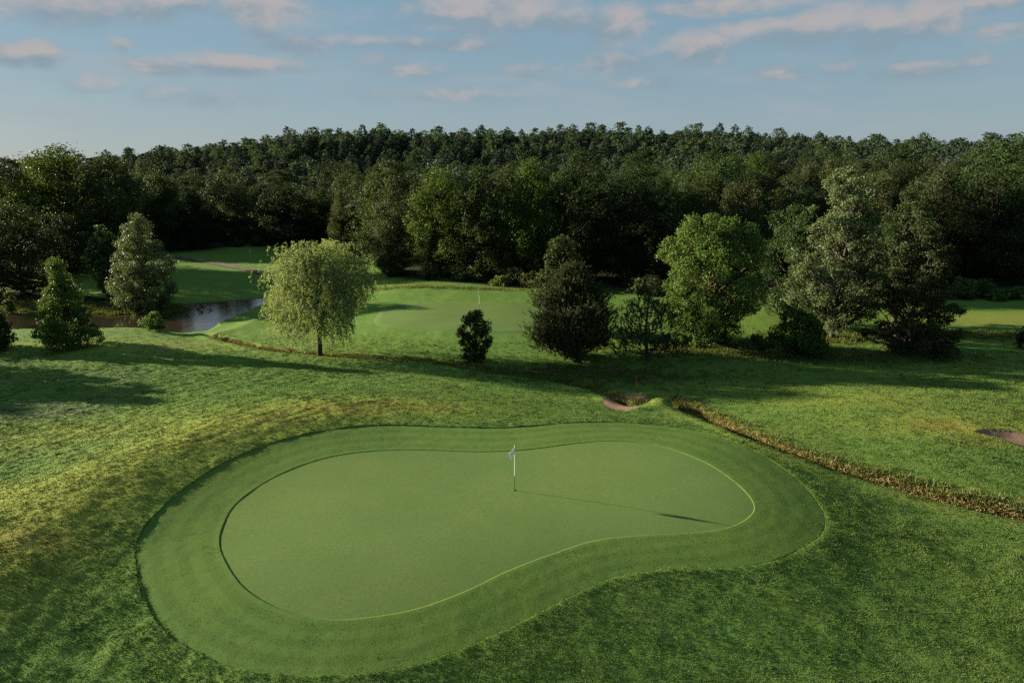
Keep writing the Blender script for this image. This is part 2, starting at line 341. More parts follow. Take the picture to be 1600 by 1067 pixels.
    h = t.math('ADD', t.math('MULTIPLY', f2, .6), t.math('MULTIPLY', t.noise(pos, fine * 2.7, 2, .6), .4))
    b = bsdf(t, out, c, .95, .03, bump(t, h, bstr, bdist))
    return m
def leaf_mat(name, ca, cb, trans=.3, spec=.25, rough=.55, vary=.25):
    m, t, out = material(name)
    rnd = t.new('ShaderNodeNewGeometry').outputs['Random Per Island']; orn = t.new('ShaderNodeObjectInfo').outputs['Random']
    c = t.mix(rnd, ca, cb)
    hs = t.new('ShaderNodeHueSaturation'); t.l.new(c, hs.inputs['Color'])
    t.put(hs.inputs['Hue'], t.ramp(orn, 0, 1, .5 - .06 * vary, .5 + .045 * vary, False)); t.put(hs.inputs['Value'], t.ramp(t.math('FRACT', t.math('MULTIPLY', orn, 7.3)), 0, 1, 1 - vary, 1 + vary, False))
    b = t.new('ShaderNodeBsdfPrincipled'); t.l.new(hs.outputs[0], b.inputs['Base Color']); b.inputs['Roughness'].default_value = rough; b.inputs['Specular IOR Level'].default_value = spec * .35
    tr = t.new('ShaderNodeBsdfTranslucent'); t.l.new(t.mix(1.0, hs.outputs[0], (1.25, 1.3, .55, 1), 'MULTIPLY'), tr.inputs[0])
    mx = t.new('ShaderNodeMixShader'); mx.inputs[0].default_value = trans; t.l.new(b.outputs[0], mx.inputs[1]); t.l.new(tr.outputs[0], mx.inputs[2]); t.l.new(mx.outputs[0], out.inputs[0])
    return m
def plain(name, ca, cb, scale, rough=.8, spec=.2, bs=0.3, bd=.02):
    m, t, out = material(name); pos = t.new('ShaderNodeTexCoord').outputs['Object']
    f = t.noise(pos, scale, 5, .6); bsdf(t, out, t.mix(t.ramp(f, .3, .7), ca, cb), rough, spec, bump(t, f, bs, bd)); return m
M = {}
M['green'] = grass_mat('close mown green', (.102, .149, .043, 1), (.083, .134, .037, 1), .30, 9, .3, .012, 'marks', mot=.3)
M['fringe'] = grass_mat('fringe grass', (.066, .116, .026, 1), (.082, .126, .029, 1), .5, 14, .5, .02, 'laps', mot=.5)
M['rough'] = grass_mat('rough grass', (.078, .146, .029, 1), (.100, .158, .033, 1), .5, 9, .6, .04, True, mot=.55)
M['soil'] = plain('reddish sandy soil', (.22, .115, .08, 1), (.30, .17, .12, 1), 2.5)
M['bark'] = plain('grey brown bark', (.030, .025, .018, 1), (.060, .050, .038, 1), 6, .9, .1, .8, .03)
M['bark_red'] = plain('reddish bark', (.055, .032, .018, 1), (.09, .055, .03, 1), 6, .9, .1, .8, .03)
M['bark_pale'] = plain('pale bark', (.16, .14, .11, 1), (.26, .24, .20, 1), 6, .9, .1, .6, .02)
M['path'] = plain('worn gravel track', (.060, .050, .036, 1), (.115, .092, .064, 1), .8, .95, .1)
M['white'] = plain('white painted fibreglass', (.78, .76, .66, 1), (.80, .79, .72, 1), 3, .4, .4, .02, .001)
M['black'] = plain('dark painted band', (.016, .022, .014, 1), (.02, .026, .018, 1), 3, .5, .3, .02, .001)
M['flag'] = plain('white flag cloth', (.76, .77, .80, 1), (.82, .82, .84, 1), 8, .9, .1, .1, .01)
M['red'] = plain('red painted stake', (.35, .03, .02, 1), (.42, .04, .03, 1), 5, .6, .3, .1, .002)
M['dead'] = leaf_mat('dry brown grass', (.12, .090, .036, 1), (.31, .225, .090, 1), .05, .1, .8, .3)
M['tall_grass'] = leaf_mat('tall green grass', (.06, .085, .022, 1), (.12, .125, .045, 1), .3, .1, .8, .2)
M['oak'] = leaf_mat('broadleaf foliage', (0.0187, 0.0357, 0.0110, 1), (0.0408, 0.0595, 0.0204, 1), .28, .2, .6, .35)
M['hazy_hillwood'] = leaf_mat('haze-tinted broadleaf foliage', (.026, .043, .022, 1), (.050, .068, .038, 1), .28, .15, .7, .3)  # greyer, bluer leaf colour stands in for distance haze
M['fresh'] = leaf_mat('fresh green foliage', (0.0324, 0.0594, 0.0108, 1), (0.0630, 0.0945, 0.0198, 1), .3, .2, .6, .15)
M['dark'] = leaf_mat('dark foliage', (0.0119, 0.0221, 0.0068, 1), (0.0255, 0.0374, 0.0119, 1), .25, .2, .6, .25)
M['olive'] = leaf_mat('olive foliage', (0.0344, 0.0451, 0.0164, 1), (0.0574, 0.0656, 0.0262, 1), .28, .2, .6, .25)
M['willow'] = leaf_mat('willow foliage', (.115, .150, .052, 1), (.215, .245, .110, 1), .32, .2, .6, .05)
M['maple'] = leaf_mat('maple foliage', (.050, .090, .018, 1), (.095, .140, .036, 1), .3, .22, .5, .05)
M['poplar'] = leaf_mat('poplar foliage', (.052, .078, .029, 1), (.112, .138, .064, 1), .25, .25, .5, .05)
M['pine'] = leaf_mat('pine needles', (.020, .028, .011, 1), (.046, .052, .022, 1), .15, .2, .6, .2)
M['spruce'] = leaf_mat('haze-tinted conifer foliage', (.030, .047, .032, 1), (.056, .075, .054, 1), .2, .15, .7, .3)  # lightened, bluish albedo paints the hill's haze onto the needles
m, t, out = material('pond water'); pos = t.new('ShaderNodeNewGeometry').outputs['Position']
b = bsdf(t, out, t.mix(t.noise(pos, .15, 3), (.020, .018, .010, 1), (.030, .022, .012, 1)), .02, .5, bump(t, t.noise(pos, 2.2, 3), .3, .035)); b.inputs['IOR'].default_value = 1.45
M['water'] = m

# ------------------------------------------------------------------ ground, fringe and green
def ring_mesh(name, r_list, hfun, mat, cap=None):
    """rings of constant parameter round the green; r_list: (rings, NA) radii"""
    r = np.asarray(r_list); x = GC[0] + r * np.cos(TH); y = GC[1] + r * np.sin(TH); z = hfun(x, y)
    v = np.stack([x, y, z], -1).reshape(-1, 3); n = len(r); i = np.arange(n - 1)[:, None] * NA; j = np.arange(NA)[None]
    a = (i + j); b_ = i + (j + 1) % NA
    f = np.stack([a, a + NA, b_ + NA, b_], -1).reshape(-1, 4)
    return mesh_obj(name, v, f, mat, None, True), v
GREEN_Z, FRINGE_Z, ROUGH_Z = 0.0, .013, .055
tt = np.linspace(0.002, 1, 60)[:, None]
go, _ = ring_mesh('putting_green', tt * RG, lambda x, y: height(x, y) + GREEN_Z, M['green']); tag(go, kind='structure')
tt = np.linspace(0, 1, 50)[:, None]
fr = np.vstack([RG[None], RG + (RA - RG) * tt, RA[None]])
sunny = np.clip(-(np.cos(TH) * SDIR.x + np.sin(TH) * SDIR.y) / math.hypot(SDIR.x, SDIR.y), 0, 1) ** .7
def fz(x, y):
    e_ = 1 - .65 * sunny[None] * np.exp(-np.hypot(x - x[:1], y - y[:1]) / .5)
    z = height(x, y) + FRINGE_Z * e_ + .006 * vnoise(x / .3, y / .35, 21) + .010 * vnoise(x / .9, y / .9, 22); z[0] = height(x[:1], y[:1]) - .03; z[-1] -= .1; return z
fo, _ = ring_mesh('green_fringe', fr, fz, M['fringe']); tag(fo, kind='structure')
attr(fo, 'lap', np.repeat(np.linspace(0, 1, len(fr)), NA))
s = [0, .02]
while s[-1] < 30: s.append(s[-1] + .13)
while s[-1] < 2600: s.append(s[-1] * 1.016 + .02)
s = np.array(s)[:, None]
rr = np.vstack([RA[None], RA + s])
def rz(x, y):
    z = height(x, y); e = 1.0
    e = 1 - .65 * sunny[None] * np.exp(-np.hypot(x - x[:1], y - y[:1]) / .6)
    z = z + (ROUGH_Z + rough_h(x, y)) * e; z[0] = height(x[:1], y[:1]) - .05; return z
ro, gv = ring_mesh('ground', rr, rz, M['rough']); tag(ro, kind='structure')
gx, gy = gv[:, 0].astype(float), gv[:, 1].astype(float)
def blobs(items, gx=gx, gy=gy):
    o = np.zeros(len(gx))
    for (px, py, rx, ry, k) in items:
        c = at(px, py); o = np.maximum(o, k * np.exp(-((gx - c[0]) / rx) ** 2 - ((gy - c[1]) / ry) ** 2))
    return o
DRY_SUNLIT = ([(620, 635, 3.5, .9, .75), (520, 640, 3.5, 1.0, .9), (430, 655, 3.5, 1.2, .7), (330, 690, 3, 1.5, .4), (130, 800, 2, 2, .4), (50, 850, 2.2, 1.8, .85), (20, 930, 1.6, 2.4, .25), (60, 900, 1.5, 1.5, .2),
             (1480, 668, 3, 1.6, .8), (1540, 690, 3.0, 1.4, .8), (1560, 640, 3, 1.5, .5), (1400, 625, 4, 1.5, .35), (1350, 610, 4, 1.2, .3), (1560, 500, 16, 3.2, .7), (1200, 497, 6, 2, .3), (350, 432, 9, 2.5, .6), (430, 443, 6, 2, .8), (1120, 650, 2.5, 1, .5), (1040, 640, 1, .8, .5), (1560, 523, 10, 1.6, .8), (1320, 525, 7, 1.4, .6), (230, 545, 6, 1.5, .3), (1180, 670, 3, .8, .4), (1280, 690, 3, 1, .3)])  # dry grass patches; yellow sunlight on crests and banks is painted in too
dry = blobs(DRY_SUNLIT)
dry_sunlit_at = lambda x, y: blobs(DRY_SUNLIT, x, y)
pale = blobs([(60, 640, 7, 3.5, .9), (150, 590, 8, 4, .5), (0, 600, 5, 3, .7), (250, 540, 8, 4, .5)])
so_ = np.zeros(len(gx))
nr = np.hypot(gx, gy) < 130; qx, qy = gx[nr], gy[nr]
for poly in (soil, bunker):
    ins = inside(qx, qy, poly); ds, _, _ = line_dist(qx, qy, np.vstack([poly, poly[:1]])); v_ = np.clip(.5 + np.where(ins, ds, -ds) * 2.5, 0, 1); so_[nr] = np.maximum(so_[nr], v_)
dd = dry[nr]
for ln, wd in ((ditch_a, .9), (ditch_b, .7)):
    ds, sd_, _ = line_dist(qx, qy, ln); dd = np.maximum(dd, .75 * np.exp(-(ds / wd) ** 2)); 
    if ln is ditch_a: dd = np.maximum(dd, .5 * np.exp(-((ds - 1.3) / 1.0) ** 2))
dry[nr] = dd
def front_y(x):   # front edge of the wood: distance from the camera as a function of x
    return np.interp(x, [-140, -92, -76, -58, -44, -33, -15, 0, 14, 30, 60, 100, 160], [96, 100, 124, 150, 151, 140, 97, 91, 87, 85, 87, 91, 100])
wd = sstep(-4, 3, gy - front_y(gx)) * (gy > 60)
SUNLIT_GOLD = [(620, 634, 5, 2.0, .8), (480, 642, 5, 2.2, 1), (360, 665, 5, 2.6, 1), (260, 700, 4, 3, .9), (170, 745, 4, 3, .95), (80, 800, 3.5, 3, 1), (20, 850, 3, 3, 1), (0, 780, 4, 3, .9), (0, 930, 2, 2, .5), (200, 540, 14, 3, .5), (1500, 665, 6, 2.5, .7), (1350, 625, 6, 2.5, .45), (100, 680, 8, 3, .55)]  # yellower grass, with the sunlit crest's glow painted into its colour
sunlit_gold_at = lambda x, y: blobs(SUNLIT_GOLD, x, y)
attr(ro, 'sunlit_gold', sunlit_gold_at(gx, gy)); attr(ro, 'dry', dry); attr(ro, 'pale', pale); attr(ro, 'soil', so_); attr(ro, 'woods', wd)

def sheet(name, poly, step, lift, mat, hf=None):
    """a sheet draped over the ground inside a closed curve"""
    c = poly.mean(0); n = 16; ring = []
    for k in range(1, n + 1): ring.append(c + (poly - c) * k / n)
    v = np.vstack([c[None]] + ring); m = len(poly); z = height(v[:, 0], v[:, 1]) + lift
    z[-m:] -= lift + .03; f = []
    for j in range(m): f.append((0, 1 + j, 1 + (j + 1) % m, 1 + (j + 1) % m))
    f = [(0, 1 + j, 1 + (j + 1) % m) for j in range(m)]
    me = bpy.data.meshes.new(name)
    for k in range(n - 1):
        a = 1 + k * m
        for j in range(m): f.append((a + j, a + m + j, a + m + (j + 1) % m, a + (j + 1) % m))
    me.from_pydata(np.column_stack([v, z]).tolist(), [], f); me.update(); me.materials.append(mat)
    for p in me.polygons: p.use_smooth = True
    o = bpy.data.objects.new(name, me); COL.objects.link(o); return tag(o, kind='structure')
sheet('far_putting_green', fg_poly, .5, ROUGH_Z + .05, M['green'])
v = []; 
for a in path_l: v.append(a)
v = np.array(v); tg = unit(np.gradient(v, axis=0)); nn = np.column_stack([-tg[:, 1], tg[:, 0]])
rows = [v + nn * o for o in (-.9, -.4, 0, .4, .9)]; V = np.vstack(rows); zz = height(V[:, 0], V[:, 1]) + ROUGH_Z + .12
k = len(v); f = [(r * k + i, r * k + i + 1, (r + 1) * k + i + 1, (r + 1) * k + i) for r in range(4) for i in range(k - 1)]
tag(mesh_obj('path', np.column_stack([V, zz]), f, M['path'], None, True), kind='structure')
wv = np.array([(-160, 60, WATER_Z), (-20, 60, WATER_Z), (-20, 125, WATER_Z), (-160, 125, WATER_Z)])
pc = pond.mean(0); pv_ = [(pc[0], pc[1], WATER_Z)] + [tuple(np.append(pc + (q - pc) * 1.04, WATER_Z)) for q in pond]
me = bpy.data.meshes.new('pond_water'); me.from_pydata(pv_, [], [(0, 1 + i, 1 + (i + 1) % len(pond)) for i in range(len(pond))]); me.update(); me.materials.append(M['water'])
wo_ = bpy.data.objects.new('pond_water', me); COL.objects.link(wo_); tag(wo_, kind='structure')

# ------------------------------------------------------------------ trees
def trunk_geo(rng, h, r, lean=(0, 0), fork=None, k=8):
    g_ = Geo(); n = 7; zs = np.linspace(-.15, 1, n); off = np.cumsum(rng.normal(0, .02 * h, (n, 2)), 0) * .5; off -= off[0]
    p = np.column_stack([off[:, 0] + lean[0] * zs * h, off[:, 1] + lean[1] * zs * h, zs * h])
    rd = r * (1.0 - .75 * np.clip(zs, 0, 1)) ; rd[0] = r * 1.5; rd[1] *= 1.1
    g_.tube(p, rd, k); return g_, p, rd
def limb(g_, rng, a, b, r0, r1=.02, sag=0.0, n=5, k=5):
    t = np.linspace(0, 1, n)[:, None]; p = a + (b - a) * t; d = np.linalg.norm(b - a)
    p[:, 2] += (np.sin(t[:, 0] * math.pi) * -sag * d); p[1:-1] += rng.normal(0, .03 * d, (n - 2, 3)); g_.tube(p, np.linspace(r0, r1, n), k)
def broadleaf(rng, H, Rr, base, prof, nl, lr, nleaf, size, sub=10, flat=.85, trunk_r=None, aspect=.7, spread=.40, top_bias=1.0, lean=(0, 0), in_r=.55):
    """returns trunk Geo and crown leaf faces. prof: crown radius fraction at height fraction"""
    tr = trunk_r or H * .018; g_, tp, rd = trunk_geo(rng, H * .8, tr, lean)
    C = []; LR = []
    px_ = np.linspace(0, 1, 40); pr = np.interp(px_, *prof); cdf = np.cumsum(pr ** 1.3 + .05); cdf /= cdf[-1]
    for i in range(nl):
        t_ = np.interp((i + rng.random()) / nl, cdf, px_); a = i * 2.39996 + rng.normal(0, .5)
        rad = Rr * np.interp(t_, *prof); q = rng.uniform(in_r, .95) if rng.random() < .8 else rng.uniform(.1, .6); l = lr * rng.uniform(.65, 1.3)
        q_ = max(rad * q - l * .35, 0); z = base + t_ * (H - base); z = min(z, H - l * .6)
        C.append((q_ * math.cos(a) + lean[0] * z, q_ * math.sin(a) + lean[1] * z, max(z, l * .55))); LR.append(l)
    C = np.array(C); LR = np.array(LR)
    for c, l in zip(C, LR):
        zt = min(max(c[2] - np.hypot(c[0], c[1]) * .55 - .1 * H, base * .5, .5), H * .7); k = np.interp(zt, tp[:, 2], np.arange(len(tp))); i0 = min(int(k), len(tp) - 2); fr_ = k - i0
        a = tp[i0] * (1 - fr_) + tp[i0 + 1] * fr_
        limb(g_, rng, a, c, min(tr * .42, l * .12), .03, .06)
    w_ = LR ** 2; cnt = np.maximum((nleaf * w_ / w_.sum()).astype(int), 8); LC = []; LN = []
    for c, l, n in zip(C, LR, cnt):
        sd_ = unit(rng.normal(0, 1, (sub, 3)) + (0, 0, .25)); k = rng.integers(0, sub, n)
        d = unit(sd_[k] + rng.normal(0, spread, (n, 3))); rad = l * (rng.uniform(.35, 1.0, n) ** .5) * (.66 + .75 * rng.random(sub) ** 1.3)[k]
        p = c + d * rad[:, None] * (1, 1, flat)
        LC.append(p); LN.append(unit(d * .6 + rng.normal(0, .65, (n, 3)) + (0, 0, .2)))
    LC = np.vstack(LC); LN = np.vstack(LN); ok = LC[:, 2] > .05; LC = LC[ok]; LN = LN[ok]
    sz = size * rng.uniform(.7, 1.35, len(LC))
    return g_, leaf_quads(LC, LN, rng.normal(0, 1, LC.shape), sz, sz * aspect)
ROUND = ([0, .15, .4, .7, .9, 1], [.55, .85, 1, .85, .5, .15])
EGG = ([0, .1, .3, .6, .85, 1], [.6, .9, 1, .75, .4, .1])
CONE = ([0, .08, .2, .5, .8, 1], [.7, 1, .95, .6, .28, .05])
COLUMN = ([0, .1, .4, .7, .9, 1], [.5, .85, 1, .8, .45, .12])
DOME = ([0, .2, .5, .8, 1], [.85, 1, .98, .7, .3])
def willow(rng, H, Rr):
    g_, tp, rd = trunk_geo(rng, H * .62, .24); LC = []; LT = []; LN = []
    lims = []
    for i in range(26):
        a = i * 2.4 + rng.normal(0, .3); t_ = rng.uniform(.45, 1.0); el_ = rng.uniform(.15, 1.3); L = Rr * rng.uniform(.6, .92)
        b_ = np.array([math.cos(a) * math.cos(el_) * L, math.sin(a) * math.cos(el_) * L, H * .50 + math.sin(el_) * (H * .5 - .6)])
        a0 = tp[int(rng.integers(2, 6))]; limb(g_, rng, a0, b_, .10, .03, -.12, 6); lims.append((a0, b_))
    for i in range(3400):
        if i % 3 == 0:
            a0, b_ = lims[int(rng.integers(len(lims)))]; u = rng.uniform(.35, 1.05); s0 = a0 + (b_ - a0) * u + rng.normal(0, .55, 3); s0[2] += .3
        else:
            d_ = unit(rng.normal(0, 1, 3) + (0, 0, .1)); lump = 1 + .24 * math.sin(3 * math.atan2(d_[1], d_[0]) + 4 * d_[2]) + rng.normal(0, .05)
            s0 = np.array((0, 0, H * .585)) + d_ * (Rr * .87, Rr * .87, H * .405) * lump * rng.uniform(.72, 1.0) + np.array((.35 + .5 * d_[2], 0, 0))
        out_ = unit(np.array([s0[0], s0[1], 0.0]) + rng.normal(0, .3, 3)); L = rng.uniform(.6, 1.7) * (.45 + .75 * (1 - s0[2] / H)) ; n = int(9 + L * 9)
        q = np.sort(rng.random(n))[:, None]; p = s0 + out_ * (.9 * q - .45 * q * q) * L * .55 + np.array((0, 0, -1)) * (q ** 1.8) * L + (0, 0, .2)
        p += rng.normal(0, .06, p.shape); LC.append(p); LT.append(unit(out_ * (1 - q) + np.array((0, 0, -1.3)) * q + rng.normal(0, .8, p.shape))); LN.append(unit(out_ * .5 + (0, 0, .5) + rng.normal(0, .7, p.shape)))
    LC = np.vstack(LC); LT = np.vstack(LT); LN = np.vstack(LN); ok = (LC[:, 2] > 1.0 + .5 * np.sin(np.arctan2(LC[:, 1], LC[:, 0]) * 3)) & (LC[:, 2] < H); LC, LT, LN = LC[ok], LT[ok], LN[ok]
    return g_, leaf_quads(LC, LN, LT, rng.uniform(.18, .30, len(LC)), rng.uniform(.05, .085, len(LC)))
def pine(rng, H, Rr, base, prof, nsh, gap=0.0, shoot=.42, limbs=46):
    """pine: limbs that rise at the tips and carry upright shoots of needles"""
    g_, tp, rd = trunk_geo(rng, H * .97, H * .02); LC = []; LN = []; LT = []; W = []
    ends = []
    for i in range(limbs):
        t_ = ((i + .5) / limbs) ** 1.15; z = base + t_ * (H - base) * .93; a = i * 2.4 + rng.normal(0, .35); L = max(Rr * np.interp(t_, *prof) * rng.uniform(.8, 1.04), .2)
        b_ = np.array([math.cos(a) * L, math.sin(a) * L, z + L * rng.uniform(.05, .40)]); a0 = np.array([np.interp(z, tp[:, 2], tp[:, 0]), np.interp(z, tp[:, 2], tp[:, 1]), z - .1 * L])
        limb(g_, rng, a0, b_, .028 + .02 * L, .015, .07, 6); ends.append((a0, b_, L))
    tot = sum(e[2] + .25 for e in ends)
    for a0, b_, L in ends:
        n = max(int(nsh * (L + .25) / tot), 3)
        for j in range(n):
            u = rng.uniform(gap, 1.03) if rng.random() < .75 else rng.uniform(.8, 1.03); s0 = a0 + (b_ - a0) * u; s0 = s0 + rng.normal(0, .22 + .10 * L, 3) * (1, 1, .55)
            if s0[2] < .25: continue
            ax = unit(np.array([s0[0], s0[1], 0]) / (Rr + .1) * .7 + (0, 0, .9) + rng.normal(0, .22, 3)); k = 20; q = rng.random(k)[:, None]; lh = shoot * rng.uniform(.7, 1.25)
            rdv = unit(np.cross(ax, rng.normal(0, 1, (k, 3)))); td = unit(ax * .75 + rdv * .8)
            LC.append(s0 + ax * q * lh + rdv * .05); LT.append(td); LN.append(unit(np.cross(td, rng.normal(0, 1, (k, 3))))); 
    LC = np.vstack(LC); LT = np.vstack(LT); LN = np.vstack(LN)
    return g_, leaf_quads(LC, LN, LT, rng.uniform(.14, .24, len(LC)), rng.uniform(.03, .055, len(LC)))
def spruce(rng, H, Rr, n, size):
    """pointed forest conifer, level sprays"""
    g_, tp, rd = trunk_geo(rng, H * .96, H * .014); nb = 60; t_ = (np.arange(nb) + .5) / nb; t_ = t_ ** .9
    bl = Rr * np.minimum(np.sqrt(np.maximum(1.02 - t_, 0)) * .95, .55 + t_ * 1.4) * rng.uniform(.75, 1.2, nb); ba = np.arange(nb) * 2.4 + rng.normal(0, .3, nb)
    k = rng.choice(nb, n, p=(bl + .15) / (bl + .15).sum()); u = rng.uniform(.25, 1.05, n); sp = rng.normal(0, .16, n) * u
    a = ba[k] + sp; L = bl[k] * u; z = H * (.12 + .87 * t_[k]) - L * .18 + (u ** 2) * bl[k] * .12 + rng.normal(0, .16, n)
    c = np.column_stack([np.cos(a) * L, np.sin(a) * L, z]); out_ = np.column_stack([np.cos(a), np.sin(a), np.full(n, -.1)])
    nr_ = unit(out_ * .5 + rng.normal(0, .5, (n, 3)) + (0, 0, .6)); sz = size * rng.uniform(.7, 1.3, n)
    return g_, leaf_quads(c, nr_, unit(out_ + rng.normal(0, .4, (n, 3))), sz, sz * .5)

def plant_tree(name, loc, gen, leaf, bark, label, cat='tree', group=None, rot=0.0, scale=(1, 1, 1)):
    g_, (lv, lf) = gen
    root = empty(name, loc, label, cat, group); root.rotation_euler = (0, 0, rot); root.scale = scale
    g_.build('trunk', bark, root); mesh_obj('crown', lv, lf, leaf, root)
    return root
def copy_tree(src, loc, rot, scale, label, group):
    r = src.copy(); COL.objects.link(r); r.location = loc; r.rotation_euler = (0, 0, rot); r.scale = scale; r['label'] = label; r['group'] = group
    for ch in src.children:
        c = ch.copy(); COL.objects.link(c); c.parent = r
    return r
def ground_at(px, py, dz=ROUGH_Z):
    x, y = at(px, py); return (x, y, gz(x, y) + dz - .03)
def at_dist(px, d, dz=ROUGH_Z):
    x = (px - 800) / F * d * 1.0 / (math.cos(PITCH)) * 1.0; y = d; return (x, y, gz(x, y) + dz - .03)
def top_h(loc, py):      # height a tree at loc needs for its top to stand at photo row py
    v_ = (533.5 - py) / F; dy = math.cos(PITCH) + v_ * math.sin(PITCH); dz = -math.sin(PITCH) + v_ * math.cos(PITCH)
    return CAM_H + loc[1] * dz / dy - loc[2]
rs = lambda n: np.random.default_rng(n)

L = ground_at(500, 557); plant_tree('willow_tree', L, willow(rs(1), top_h(L, 376), 4.75), M['willow'], M['bark'], 'rounded pale green willow standing alone beside the ditch and the far green')
L = ground_at(108, 543); H = top_h(L, 404); plant_tree('conical_tree', L, broadleaf(rs(2), H, 3.1, .5, CONE, 80, .66, 34000, .165, 9, aspect=.6), M['maple'], M['bark'], 'dark cone-shaped leafy tree on the near bank of the pond')
L = ground_at(-14, 548); plant_tree('conical_tree', L, broadleaf(rs(3), 6.0, 2.2, .6, CONE, 40, .7, 9000, .24, 9, aspect=.6), M['oak'], M['bark'], 'young tree cut off by the left edge beside the pond')
L = at_dist(238, 86); H = top_h(L, 334); plant_tree('broadleaf_tree', L, broadleaf(rs(4), H, 4.3, .8, EGG, 90, .95, 46000, .18, 10, aspect=.6), M['poplar'], M['bark'], 'upright grey-green tree at the water edge on the far bank of the pond')
L = at_dist(180, 95); plant_tree('broadleaf_tree', L, broadleaf(rs(5), top_h(L, 352), 2.4, 1, COLUMN, 46, .9, 14000, .23, 10), M['oak'], M['bark'], 'slim dark tree close left of the grey-green waterside tree')
L = ground_at(743, 566); plant_tree('bush', L, broadleaf(rs(6), top_h(L, 487), 1.7, .02, ([0, .2, .5, .8, 1], [.68, .78, 1, .85, .42]), 80, .36, 15000, .125, 8, trunk_r=.07, aspect=.6), M['oak'], M['bark'], 'dark rounded bush standing in front of the far flag', 'bush')
L = ground_at(893, 560); plant_tree('pine_tree', L, pine(rs(7), top_h(L, 408), 3.5, .3, ([0, .1, .35, .6, .85, 1], [.78, .95, 1, .76, .42, .1]), 7600, .1, limbs=80), M['pine'], M['bark'], 'dense dark bushy pine between the bush and the thin pine')
L = ground_at(1013, 564); plant_tree('pine_tree', L, pine(rs(8), top_h(L, 436), 2.9, .7, ([0, .15, .4, .6, .8, 1], [1, 1, .8, .55, .4, .12]), 1050, .45, limbs=36), M['pine'], M['bark'], 'thin open pine with bare limbs in front of the bright maple')
L = ground_at(1102, 541); plant_tree('maple_tree', L, broadleaf(rs(9), top_h(L, 338), 5.1, 1.5, ([0, .15, .4, .7, .9, 1], [.6, .9, 1, .95, .7, .3]), 130, .9, 72000, .155, 10, trunk_r=.2, aspect=.75), M['maple'], M['bark_red'], 'bright green broad maple with short reddish trunk')
L = at_dist(873, 66); plant_tree('broadleaf_tree', L, broadleaf(rs(10), top_h(L, 372), 2.8, 1, ROUND, 50, .8, 15000, .20, 10), M['oak'], M['bark'], 'green tree peeping out over the dense dark pine')
L = ground_at(1297, 528); plant_tree('poplar_tree', L, broadleaf(rs(11), top_h(L, 266), 4.5, 1.9, ([0, .1, .3, .6, .85, 1], [.8, 1, 1, .88, .66, .25]), 110, .85, 54000, .16, 9, trunk_r=.24, aspect=.75), M['poplar'], M['bark'], 'tall silvery green poplar with a straight dark trunk')
L = at_dist(1222, 70); plant_tree('broadleaf_tree', L, broadleaf(rs(12), top_h(L, 318), 4.1, 1.2, COLUMN, 60, .95, 28000, .175, 10), M['oak'], M['bark'], 'dull green tree close behind the left side of the tall poplar')
L = ground_at(1243, 552); plant_tree('bush', L, broadleaf(rs(13), top_h(L, 486), 3.3, .1, ([0, .25, .6, 1], [1, .9, .6, .2]), 54, .7, 17000, .17, 8, trunk_r=.08), M['fresh'], M['bark'], 'low spreading dark bush at the foot of the tall poplar', 'bush')
L = ground_at(1420, 549); plant_tree('broadleaf_tree', L, broadleaf(rs(14), top_h(L, 345), 4.3, .3, ([0, .12, .3, .6, .85, 1], [1, 1, .85, .72, .5, .2]), 95, .85, 42000, .17, 9, flat=.55), M['olive'], M['bark'], 'dark tree with low sweeping branches right of the tall poplar')
L = at_dist(1392, 71); plant_tree('broadleaf_tree', L, broadleaf(rs(15), top_h(L, 290), 3.6, 2, COLUMN, 56, .95, 26000, .175, 10), M['oak'], M['bark'], 'slender green tree standing between the poplar and the sweeping tree')
L = ground_at(243, 516); plant_tree('bush', L, broadleaf(rs(16), 1.75, 1.3, .1, DOME, 16, .45, 2600, .18, 8, trunk_r=.05), M['maple'], M['bark'], 'small green bush on the near edge of the pond', 'bush')
L = at_dist(25, 84); L = (L[0], L[1], WATER_Z + .05); plant_tree('sapling', L, broadleaf(rs(17), 3.0, .8, .2, CONE, 14, .35, 1500, .2, 8, trunk_r=.05), M['olive'], M['bark'], 'thin sapling growing out of the pond at the left', 'sapling')
L = ground_at(1612, 546); plant_tree('bush', L, broadleaf(rs(18), 2.2, 1.5, .1, DOME, 16, .6, 2500, .22, 8, trunk_r=.06), M['dark'], M['bark'], 'dark bush cut off by the right edge beside the far fairway', 'bush')
# the trees just outside the left edge whose long shadows fall across the slope
for (x_, y_, h_, r_, sd_, lb) in ((-50, 53.5, 8, 3.6, 19, 'leafy tree just beyond the left edge that shades the slope'), (-58, 58, 9.5, 4.2, 20, 'taller leafy tree further beyond the left edge'), (-64, 54, 9, 4.0, 24, 'leafy tree furthest beyond the left edge')):
    plant_tree('broadleaf_tree', (x_, y_, gz(x_, y_)), broadleaf(rs(sd_), h_, r_, .6, EGG, 50, .9, 9000, .3, 9), M['oak'], M['bark'], lb)

# ---- the wood: prototypes
def bl(seed, H, Rr, prof, mat, base=1.0, nl=70, lr=1.45, n=26000, size=.235): return (broadleaf(rs(seed), H, Rr, base, prof, nl, lr, n, size, 10), mat)
PRO = {'broadleaf_tree': [bl(100, 15, 6.0, ROUND, 'oak'), bl(101, 16, 5.4, EGG, 'oak'), bl(102, 14, 6.4, DOME, 'dark'), bl(103, 15, 4.8, COLUMN, 'oak'), bl(104, 15, 5.8, ROUND, 'olive'), bl(105, 16, 5.0, EGG, 'olive'), bl(106, 14, 5.6, DOME, 'oak'), bl(107, 15, 5.6, EGG, 'fresh'), bl(108, 15, 5.8, ROUND, 'fresh')],
       'conifer_tree': [(spruce(rs(110 + i), 15, 3.3 + .3 * i, 7000, .36), 'spruce') for i in range(4)] + [bl(118, 14, 4.2, EGG, 'spruce', 3, 36, 1.3, 4500, .42)]}
